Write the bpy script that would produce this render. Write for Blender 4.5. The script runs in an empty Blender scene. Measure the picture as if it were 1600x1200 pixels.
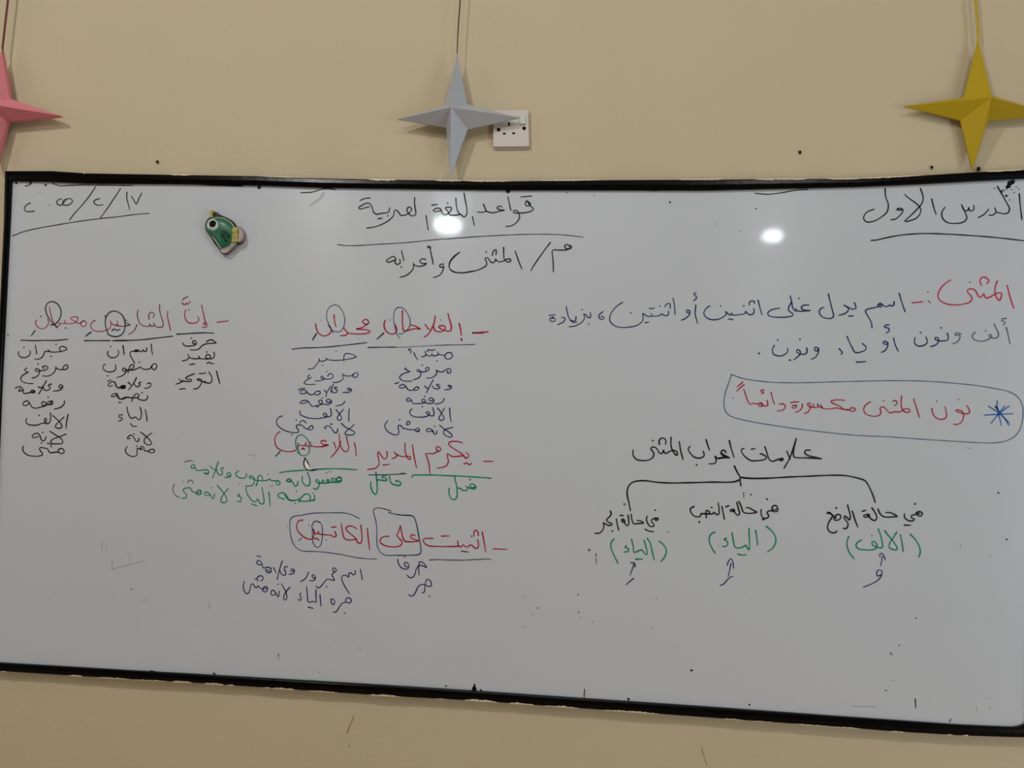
import bpy, math, random, re
import numpy as np
from mathutils import Vector, Matrix

SC = bpy.context.scene
COL = SC.collection
random.seed(4)

# ------------------------------------------------------------------ camera, light, exposure
# metres; x runs along the wall, z up, the wall is y = 0 and the room lies towards -y.
# origin: lower left outer corner of the whiteboard
F = 1200.0
CAM = Vector((1.4307, -1.772, 0.7043))
YAW, PIT, ROL = -0.0870, 0.0177, 0.0320
fwd = Vector((math.sin(YAW)*math.cos(PIT), math.cos(YAW)*math.cos(PIT), math.sin(PIT)))
r0 = Vector((math.cos(YAW), -math.sin(YAW), 0)); u0 = r0.cross(fwd)
RT = math.cos(ROL)*r0 + math.sin(ROL)*u0
UP = -math.sin(ROL)*r0 + math.cos(ROL)*u0
cd = bpy.data.cameras.new('camera'); cam = bpy.data.objects.new('camera', cd); COL.objects.link(cam)
cd.sensor_width = 36; cd.lens = F/1600*36; cd.clip_start = 0.02
M = Matrix.Identity(4)
for i in range(3):
    M[i][0] = RT[i]; M[i][1] = UP[i]; M[i][2] = -fwd[i]; M[i][3] = CAM[i]
cam.matrix_world = M
SC.camera = cam
vs = SC.view_settings
vs.view_transform = 'Standard'; vs.look = 'None'; vs.gamma = 1; vs.use_curve_mapping = False
vs.exposure = 0.0

w = bpy.data.worlds.new('world'); SC.world = w; w.use_nodes = True
w.node_tree.nodes['Background'].inputs[0].default_value = (0.75, 0.85, 1.0, 1)
w.node_tree.nodes['Background'].inputs[1].default_value = 0.10

def area(name, loc, target, sx, sy, power, color):
    l = bpy.data.lights.new(name, 'AREA'); l.shape = 'RECTANGLE'; l.size = sx; l.size_y = sy
    l.energy = power; l.color = color
    o = bpy.data.objects.new(name, l); COL.objects.link(o); o.location = loc
    o.rotation_euler = (Vector(target)-Vector(loc)).to_track_quat('-Z', 'Y').to_euler()
    return o

def on_wall(px, py, y=0.0):
    """point of the plane at height y in front of the wall that lies under a photograph pixel"""
    d = fwd + RT*((px-800)/F) + UP*((600-py)/F)
    return CAM + d*((y-CAM.y)/d.y)

BY = -0.022          # writing face of the board
def mirrored(px, py, yb):
    """where the ray glancing off the board at that pixel meets the rear wall y = yb"""
    p = on_wall(px, py, BY); d = (p-CAM).normalized(); d.y = -d.y
    return p + d*((yb-p.y)/d.y)

# ceiling lamps, windows and bulbs in the rear wall; fill lamps added overhead and at both sides
LAMPS = [
 ('ceiling_light_source', (-0.35, -2.8, 3.15), (1.0, 0, 0.6), 0.18, 0.18, 44, (1.0, 0.98, 0.95)),
 ('ceiling_light_source', (2.6, -2.8, 3.15), (1.8, 0, 0.6), 0.3, 0.25, 18, (1.0, 0.98, 0.95)),
 ('added_overhead_fill', (1.0, -2.1, 2.0), (1.0, 0, 0.8), 1.2, 0.2, 2.9, (1.0, 0.98, 0.95)),  # no pendant lamp here: added fill to brighten the middle of the board
 ('added_side_fill', (-2.15, -1.5, 0.9), (1.0, -0.6, 0.6), 1.5, 1.4, 15, (0.90, 0.96, 1.0)),  # no window here: fill added from the left, outside the board's reflection
 ('added_side_fill', (4.55, -2.2, 0.25), (2.0, -0.4, 0.1), 1.6, 1.5, 64, (0.78, 0.90, 1.0)),  # likewise added, a cool fill from the right
 ('added_overhead_fill', (1.2, -3.0, 2.32), (1.2, 0, 0.6), 1.6, 0.3, 6.0, (0.93, 0.97, 1.0)),  # second added overhead fill, further back
]
for L in LAMPS: area(*L)
for (px, py, sx, sy, pw) in ((700, 351, 0.205, 0.150, 3.4), (1208, 369, 0.15, 0.10, 1.9)):
    p = mirrored(px, py, -4.6)
    o = area('wall_lamp_light', p, on_wall(px, py, BY), sx, sy, pw, (0.90, 1.0, 1.0)); o.data.shape = 'ELLIPSE'

for (px, py, sx, sy, pw) in ((708, 318, 0.30, 0.22, 0.75), (1556, 497, 0.16, 0.36, 1.3), (1594, 520, 0.10, 0.28, 0.8)):
    area('rear_pane_light', mirrored(px, py, -4.9), on_wall(px, py, BY), sx, sy, pw, (0.86, 0.98, 1.0))

# ------------------------------------------------------------------ materials
def mat(name, col, rough=0.6, spec=0.5, coat=0.0, coat_rough=0.05, metal=0.0, build=None):
    m = bpy.data.materials.new(name); m.use_nodes = True
    b = m.node_tree.nodes['Principled BSDF']
    b.inputs['Base Color'].default_value = (*col, 1)
    b.inputs['Roughness'].default_value = rough
    b.inputs['Specular IOR Level'].default_value = spec
    b.inputs['Coat Weight'].default_value = coat
    b.inputs['Coat Roughness'].default_value = coat_rough
    b.inputs['Metallic'].default_value = metal
    if build: build(m.node_tree, b)
    return m

def mottled(scale, amount, col, bump=0.0, bscale=200, bdist=0.001):
    """slight uneven tint plus fine relief"""
    def f(nt, b):
        tc = nt.nodes.new('ShaderNodeTexCoord')
        n = nt.nodes.new('ShaderNodeTexNoise'); n.inputs['Scale'].default_value = scale; n.inputs['Detail'].default_value = 4
        nt.links.new(tc.outputs['Object'], n.inputs['Vector'])
        mx = nt.nodes.new('ShaderNodeMix'); mx.data_type = 'RGBA'
        mx.inputs[6].default_value = (*[c*(1-amount) for c in col], 1)
        mx.inputs[7].default_value = (*[min(1, c*(1+amount)) for c in col], 1)
        nt.links.new(n.outputs['Fac'], mx.inputs[0]); nt.links.new(mx.outputs[2], b.inputs['Base Color'])
        if bump:
            n2 = nt.nodes.new('ShaderNodeTexNoise'); n2.inputs['Scale'].default_value = bscale; n2.inputs['Detail'].default_value = 3
            nt.links.new(tc.outputs['Object'], n2.inputs['Vector'])
            bp = nt.nodes.new('ShaderNodeBump'); bp.inputs['Strength'].default_value = bump; bp.inputs['Distance'].default_value = bdist
            nt.links.new(n2.outputs['Fac'], bp.inputs['Height']); nt.links.new(bp.outputs['Normal'], b.inputs['Normal'])
    return f

WALLC = (0.515, 0.436, 0.300)
m_wall = mat('cream_wall_paint', WALLC, 0.75, 0.3, build=mottled(2.2, 0.03, WALLC, 0.25, 90, 0.002))
m_ceil = mat('white_ceiling_paint', (0.75, 0.73, 0.68), 0.9, 0.2, build=mottled(3, 0.02, (0.75, 0.73, 0.68)))
m_floor = mat('tan_floor_tile', (0.58, 0.40, 0.24), 0.5, 0.4, build=mottled(4, 0.10, (0.58, 0.40, 0.24)))
BC = (0.502, 0.535, 0.585)
def board_nodes(nt, b):
    mottled(6, 0.012, BC)(nt, b)
    b.inputs['Anisotropic'].default_value = 0.9
    tg = nt.nodes.new('ShaderNodeCombineXYZ'); tg.inputs[2].default_value = 1.0   # wiping runs up and down
    nt.links.new(tg.outputs[0], b.inputs['Tangent'])
    tc = nt.nodes.new('ShaderNodeTexCoord')
    mp = nt.nodes.new('ShaderNodeMapping'); mp.inputs['Scale'].default_value = (1, 1, 0.25)
    n = nt.nodes.new('ShaderNodeTexNoise'); n.inputs['Scale'].default_value = 7; n.inputs['Detail'].default_value = 2
    bp = nt.nodes.new('ShaderNodeBump'); bp.inputs['Strength'].default_value = 0.25; bp.inputs['Distance'].default_value = 0.0015
    nt.links.new(tc.outputs['Object'], mp.inputs['Vector']); nt.links.new(mp.outputs[0], n.inputs['Vector'])
    nt.links.new(n.outputs['Fac'], bp.inputs['Height']); nt.links.new(bp.outputs['Normal'], b.inputs['Coat Normal'])
m_board = mat('glossy_white_laminate', BC, 0.26, 0.35, 0.50, 0.052, build=board_nodes)
m_frame = mat('black_frame', (0.0015, 0.0015, 0.002), 0.22, 0.10, build=mottled(30, 0.3, (0.0015, 0.0015, 0.002), 0.3, 60, 0.001))
m_flake = mat('cream_filler', (0.66, 0.58, 0.43), 0.85, 0.2, build=mottled(60, 0.1, (0.66, 0.58, 0.43), 0.5, 300))
INK = {'black': (0.006, 0.006, 0.008), 'dark_ink': (0.007, 0.006, 0.008), 'black_spatter': (0.008, 0.008, 0.008),
       'red': (0.36, 0.008, 0.045), 'dark_red': (0.15, 0.015, 0.025), 'crimson': (0.42, 0.025, 0.07),
       'blue_dark': (0.011, 0.020, 0.098), 'blue_steel': (0.045, 0.085, 0.17), 'blue_gray': (0.09, 0.11, 0.17), 'blue_pen': (0.008, 0.125, 0.40),
       'green': (0.003, 0.215, 0.125), 'green_dark': (0.010, 0.06, 0.04),
       'gray_ink': (0.10, 0.10, 0.10), 'smudge': (0.29, 0.30, 0.315), 'smudge_wide': (0.435, 0.455, 0.49)}
M_INK = {k: mat('ink_'+k, v, 0.5, 0.3) for k, v in INK.items()}
m_silver = mat('silver_paper', (0.47, 0.52, 0.62), 0.36, 0.5, metal=0.35, build=mottled(25, 0.03, (0.47, 0.52, 0.62), 0.2, 400))
m_yellow = mat('yellow_paper', (0.48, 0.345, 0.012), 0.55, 0.25, build=mottled(25, 0.03, (0.48, 0.345, 0.012), 0.2, 400))
m_pink = mat('pink_paper', (0.64, 0.20, 0.235), 0.6, 0.4, build=mottled(25, 0.03, (0.64, 0.20, 0.235), 0.2, 400))
m_dstr = mat('dark_string', (0.05, 0.025, 0.02), 0.8)
m_rstr = mat('brown_string', (0.16, 0.045, 0.03), 0.8)
m_ystr = mat('yellow_string', (0.50, 0.36, 0.03), 0.8)
m_plas = mat('ivory_plastic', (0.53, 0.475, 0.44), 0.35, 0.5)
m_plas2 = mat('white_switch_plastic', (0.50, 0.50, 0.43), 0.3, 0.5)
m_hole = mat('dark_hole', (0.008, 0.007, 0.006), 0.9, 0.1)
m_green = mat('green_enamel', (0.012, 0.115, 0.062), 0.42, 0.4, 0.15, 0.2, build=mottled(60, 0.15, (0.012, 0.115, 0.062), 0.15, 150, 0.002))
m_gleaf = mat('dark_green_enamel', (0.003, 0.035, 0.015), 0.45, 0.3, 0.1, 0.2)
m_gold = mat('gold_paint', (0.38, 0.35, 0.09), 0.4, 0.5, metal=0.3, build=mottled(120, 0.3, (0.38, 0.35, 0.09), 0.5, 300, 0.002))
m_cream = mat('cream_rim', (0.42, 0.45, 0.36), 0.45)
m_resin = mat('pinkish_resin', (0.40, 0.32, 0.30), 0.55, build=mottled(500, 0.35, (0.40, 0.32, 0.30), 0.5, 300, 0.002))
m_eyew = mat('white_enamel', (0.52, 0.56, 0.54), 0.3)
m_dark = mat('dark_brown_edge', (0.03, 0.012, 0.012), 0.5)
m_chipw = mat('bare_white_core', (0.80, 0.77, 0.74), 0.7)

# ------------------------------------------------------------------ mesh helpers
def mesh(name, verts, faces, m, parent=None, smooth=False, bevel=0.0, segs=2):
    me = bpy.data.meshes.new(name); me.from_pydata([tuple(v) for v in verts], [], faces); me.update()
    me.materials.append(m)
    if smooth:
        me.polygons.foreach_set('use_smooth', [True]*len(me.polygons))
    o = bpy.data.objects.new(name, me); COL.objects.link(o)
    if parent: o.parent = parent
    if bevel:
        bm = o.modifiers.new('bevel', 'BEVEL'); bm.width = bevel; bm.segments = segs; bm.limit_method = 'ANGLE'
    return o

def root(name, loc, label, cat, group=None):
    o = bpy.data.objects.new(name, None); COL.objects.link(o); o.location = loc; o.empty_display_size = 0.05
    o['label'] = label; o['category'] = cat
    if group: o['group'] = group
    bpy.context.view_layer.update()
    return o

def under(o, r):
    """parent while keeping the place"""
    o.parent = r; o.matrix_parent_inverse = Matrix.Translation(r.location).inverted()
    return o

def box(name, lo, hi, m, parent=None, bevel=0.0):
    x0, y0, z0 = lo; x1, y1, z1 = hi
    v = [(x0,y0,z0),(x1,y0,z0),(x1,y1,z0),(x0,y1,z0),(x0,y0,z1),(x1,y0,z1),(x1,y1,z1),(x0,y1,z1)]
    f = [(0,3,2,1),(4,5,6,7),(0,1,5,4),(1,2,6,5),(2,3,7,6),(3,0,4,7)]
    o = mesh(name, v, f, m, None, bevel=bevel)
    if parent: under(o, parent)
    return o

def prism(name, pts, y0, y1, m, parent, inset=0.0, smooth=False, bevel=0.0):
    """solid with the outline pts (photograph pixels laid on the board), from depth y0 back to y1"""
    P = [on_wall(x, y, y1) for x, y in pts]
    n = len(P); c = sum(P, Vector())/n
    Q = [Vector((p.x, y0, p.z)) if not inset else Vector((p.x+(c.x-p.x)*inset, y0, p.z+(c.z-p.z)*inset)) for p in P]
    v = P + Q
    f = [tuple(range(n, 2*n)), tuple(reversed(range(n)))] + [(i, (i+1) % n, n+(i+1) % n, n+i) for i in range(n)]
    o = mesh(name, v, f, m, bevel=bevel, smooth=False)
    import bmesh
    b = bmesh.new(); b.from_mesh(o.data); bmesh.ops.recalc_face_normals(b, faces=b.faces); b.to_mesh(o.data); b.free()
    return under(o, parent)

def tube(name, pts, r, m, parent, n=7, r_end=None):
    V, Fc = [], []
    P = [Vector(p) for p in pts]
    for i, p in enumerate(P):
        t = (P[min(i+1, len(P)-1)]-P[max(i-1, 0)]).normalized()
        a = t.cross(Vector((0, 1, 0)))
        if a.length < 1e-3: a = t.cross(Vector((1, 0, 0)))
        a.normalize(); b = t.cross(a)
        rr = r if r_end is None else r+(r_end-r)*i/(len(P)-1)
        for k in range(n):
            q = 2*math.pi*k/n
            V.append(p+a*rr*math.cos(q)+b*rr*math.sin(q))
    for i in range(len(P)-1):
        for k in range(n):
            Fc.append((i*n+k, i*n+(k+1) % n, (i+1)*n+(k+1) % n, (i+1)*n+k))
    Fc.append(tuple(range(n))); Fc.append(tuple(reversed(range((len(P)-1)*n, len(P)*n))))
    return under(mesh(name, V, Fc, m, smooth=True), parent)

def smooth_line(p, closed=False, step=2.2):
    """Catmull-Rom through the points, in pixels"""
    p = [np.array(q, float) for q in p]
    if len(p) == 1: return p
    if len(p) == 2:
        n = max(2, int(np.linalg.norm(p[1]-p[0])/6)+1)
        return [p[0]+(p[1]-p[0])*i/n for i in range(n+1)]
    if closed: q = [p[-1]]+p+[p[0], p[1]]
    else: q = [2*p[0]-p[1]]+p+[2*p[-1]-p[-2]]
    out = []
    for i in range(1, len(q)-2):
        a, b, c, d = q[i-1:i+3]
        n = max(2, int(np.linalg.norm(c-b)/step)+1)
        # centripetal parametrisation keeps pen turns tight
        t0 = 0; t1 = t0+max(1e-3, np.linalg.norm(b-a))**.5; t2 = t1+max(1e-3, np.linalg.norm(c-b))**.5; t3 = t2+max(1e-3, np.linalg.norm(d-c))**.5
        for k in range(n):
            t = t1+(t2-t1)*k/n
            A1 = (t1-t)/(t1-t0)*a+(t-t0)/(t1-t0)*b; A2 = (t2-t)/(t2-t1)*b+(t-t1)/(t2-t1)*c; A3 = (t3-t)/(t3-t2)*c+(t-t2)/(t3-t2)*d
            B1 = (t2-t)/(t2-t0)*A1+(t-t0)/(t2-t0)*A2; B2 = (t3-t)/(t3-t1)*A2+(t-t1)/(t3-t1)*A3
            out.append((t2-t)/(t2-t1)*B1+(t-t1)/(t2-t1)*B2)
    if not closed: out.append(p[-1])
    return out

# ------------------------------------------------------------------ the room
FL, CE, XL, XR, YB = -0.92, 3.20, -2.2, 4.6, -5.2
def struct(o): o['kind'] = 'structure'; return o
struct(box('wall_front', (XL-0.1, 0, FL), (XR+0.1, 0.12, CE), m_wall))
struct(box('wall_left', (XL-0.12, YB, FL), (XL, 0, CE), m_wall))
struct(box('wall_right', (XR, YB, FL), (XR+0.12, 0, CE), m_wall))
struct(box('wall_back', (XL-0.1, YB-0.12, FL), (XR+0.1, YB, CE), m_wall))
struct(box('floor', (XL-0.1, YB-0.1, FL-0.1), (XR+0.1, 0.1, FL), m_floor))
struct(box('ceiling', (XL-0.1, YB-0.1, CE), (XR+0.1, 0.1, CE+0.1), m_ceil))

# ------------------------------------------------------------------ whiteboard
WB = root('whiteboard', (1.22, 0, 0), 'wide black-framed whiteboard covered in handwritten Arabic grammar notes', 'whiteboard')
FY = -0.030
RAILS = {
 'top': ([(7,267),(80,267),(134,270.5),(275,273),(400,275),(500,278.5),(600,280.5),(700,282),(800,283),(900,281.5),(1100,280.5),(1340,279),(1440,274),(1520,269),(1600,265),(1633,264)],
         [(20,284),(80,285),(134,287.5),(275,288.5),(400,290.5),(500,294),(600,295.5),(700,297),(800,298),(900,298),(1100,298.5),(1340,293),(1440,288.5),(1520,284),(1600,280),(1619,279)]),
 'bottom': ([(-14,1033.5),(0,1034.5),(120,1041.5),(210,1047),(300,1052),(600,1069.5),(740,1078.5),(900,1089.5),(1100,1103),(1300,1117.5),(1400,1124.5),(1500,1131.5),(1570,1134.5),(1603,1135.5)],
            [(-28,1047),(0,1049),(120,1056.5),(210,1062),(300,1067),(600,1087.5),(740,1095),(900,1106.5),(1100,1121),(1300,1135.5),(1400,1143.5),(1500,1149.5),(1570,1152),(1617,1153)]),
 'left': ([(7,267),(5,350),(0,460),(-8,640),(-16,820),(-28,1047)], [(20,284),(17,350),(12,450),(3.5,620),(-4,810),(-14,1033.5)]),
 'right': ([(1619,279),(1613,560),(1608,840),(1603,1135.5)], [(1633,264),(1628,560),(1622,840),(1617,1153)]),
}
for k, (A, B) in RAILS.items():
    n = len(A)
    V = []
    for a, b in zip(A, B):
        pa, pb = on_wall(*a, BY if k in ('bottom', 'right') else FY), on_wall(*b, BY if k in ('top', 'left') else FY)
        # shallow rounded face of the moulding
        for t, y in ((0.0, -0.0225), (0.0, -0.0285), (0.12, FY), (0.5, FY-0.0012), (0.88, FY), (1.0, -0.0285), (1.0, -0.004)):
            q = pa.lerp(pb, t); V.append((q.x, y, q.z))
        pb0 = pa; V.append((pb0.x, -0.004, pb0.z))
    s = 8; Fc = []
    for i in range(n-1):
        for j in range(s):
            Fc.append((i*s+j, i*s+(j+1) % s, (i+1)*s+(j+1) % s, (i+1)*s+j))
    Fc.append(tuple(range(s))); Fc.append(tuple(reversed(range((n-1)*s, n*s))))
    o = mesh('frame_rail', V, Fc, m_frame)
    import bmesh
    b = bmesh.new(); b.from_mesh(o.data); bmesh.ops.recalc_face_normals(b, faces=b.faces); b.to_mesh(o.data); b.free()
    under(o, WB)
# rounded inner piece in the lower right corner
prism('corner_piece', [(1580,1140),(1578,1135),(1590,1133.5),(1597,1131.5),(1602,1128),(1606,1122),(1608,1140)], -0.0295, -0.021, m_frame, WB)
ol = [RAILS['top'][0][0], RAILS['top'][0][-1], RAILS['bottom'][1][-1], RAILS['bottom'][1][0]]
ins = [(13,277),(300,280),(700,289),(1100,289),(1500,277),(1627,271),(1611,1145),(1300,1127),(900,1098),(600,1079),(300,1060),(-21,1041)]
P = [on_wall(x, y, BY) for x, y in ins]
nn = len(P)
pan = mesh('writing_panel', [(p.x, BY, p.z) for p in P]+[(p.x, -0.005, p.z) for p in P],
           [tuple(reversed(range(nn))), tuple(range(nn, 2*nn))]+[(i, (i+1) % nn, nn+(i+1) % nn, nn+i) for i in range(nn)], m_board)
import bmesh
b = bmesh.new(); b.from_mesh(pan.data); bmesh.ops.recalc_face_normals(b, faces=b.faces); b.to_mesh(pan.data); b.free()
under(pan, WB)

# remains of filler and paint along the outer edges of the frame
def interp(A, x):
    xs = [a[0] for a in A]; ys = [a[1] for a in A]
    return float(np.interp(x, xs, ys))
V, Fc = [], []
def flakes(A, side, spans, h0):
    for x0, x1, h in spans:
        x = x0
        prev = None
        while x < x1:
            e = interp(A, x)
            k = math.sin(math.pi*(x-x0)/(x1-x0))**0.5
            hh = h*k*random.uniform(0.45, 1.2)
            a = on_wall(x, e+side*0.5, -0.0302); c = on_wall(x, e-side*hh*0.7, -0.0318)
            d = on_wall(x, e+side*0.8, -0.012)
            n = len(V); V.extend([a, c, d])
            if prev is not None:
                Fc.append((prev, prev+1, n+1, n)); Fc.append((prev+2, prev, n, n+2))
            prev = n
            x += random.uniform(1.2, 2.8)
flakes(RAILS['bottom'][1], 1, [(0,12,1.5),(107,130,2.6),(150,206,2.2),(206,262,1.8),(268,300,3),(318,350,3.5),(353,367,3),(410,424,2),(424,462,3),(480,530,2.2),(575,628,3.4),(680,700,1.2),(725,778,4),(795,835,4),(848,905,3),(940,1035,3),(1130,1165,2.2),(1175,1210,1.4),(1235,1300,1.6),(1300,1345,2),(1390,1415,2.2),(1478,1490,2),(1503,1515,3)], 0)
flakes(RAILS['top'][0], -1, [(130,134,3),(265,300,1.6),(405,480,1.2),(575,620,3.2),(680,722,2.4),(722,800,2.0),(845,940,1.4),(1060,1130,1.4),(1180,1215,2.4),(1210,1262,2.5),(1290,1345,2.0),(1345,1440,1.8),(1540,1600,2.0)], 0)
fl = mesh('filler_residue', V, Fc, m_flake); fl['kind'] = 'stuff'; fl['label'] = 'cream filler crumbs along the frame edge'; under(fl, WB)

# hole worn through the board face, with a raised rim
ch = prism('peeled_chip', [(475,716),(478.5,721),(482,727),(484.5,733),(480.5,734),(477,730),(475.5,723)], -0.0223, -0.0215, m_chipw, WB, inset=0.1)
ch['label'] = 'peeled white chip with dark edge'

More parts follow.
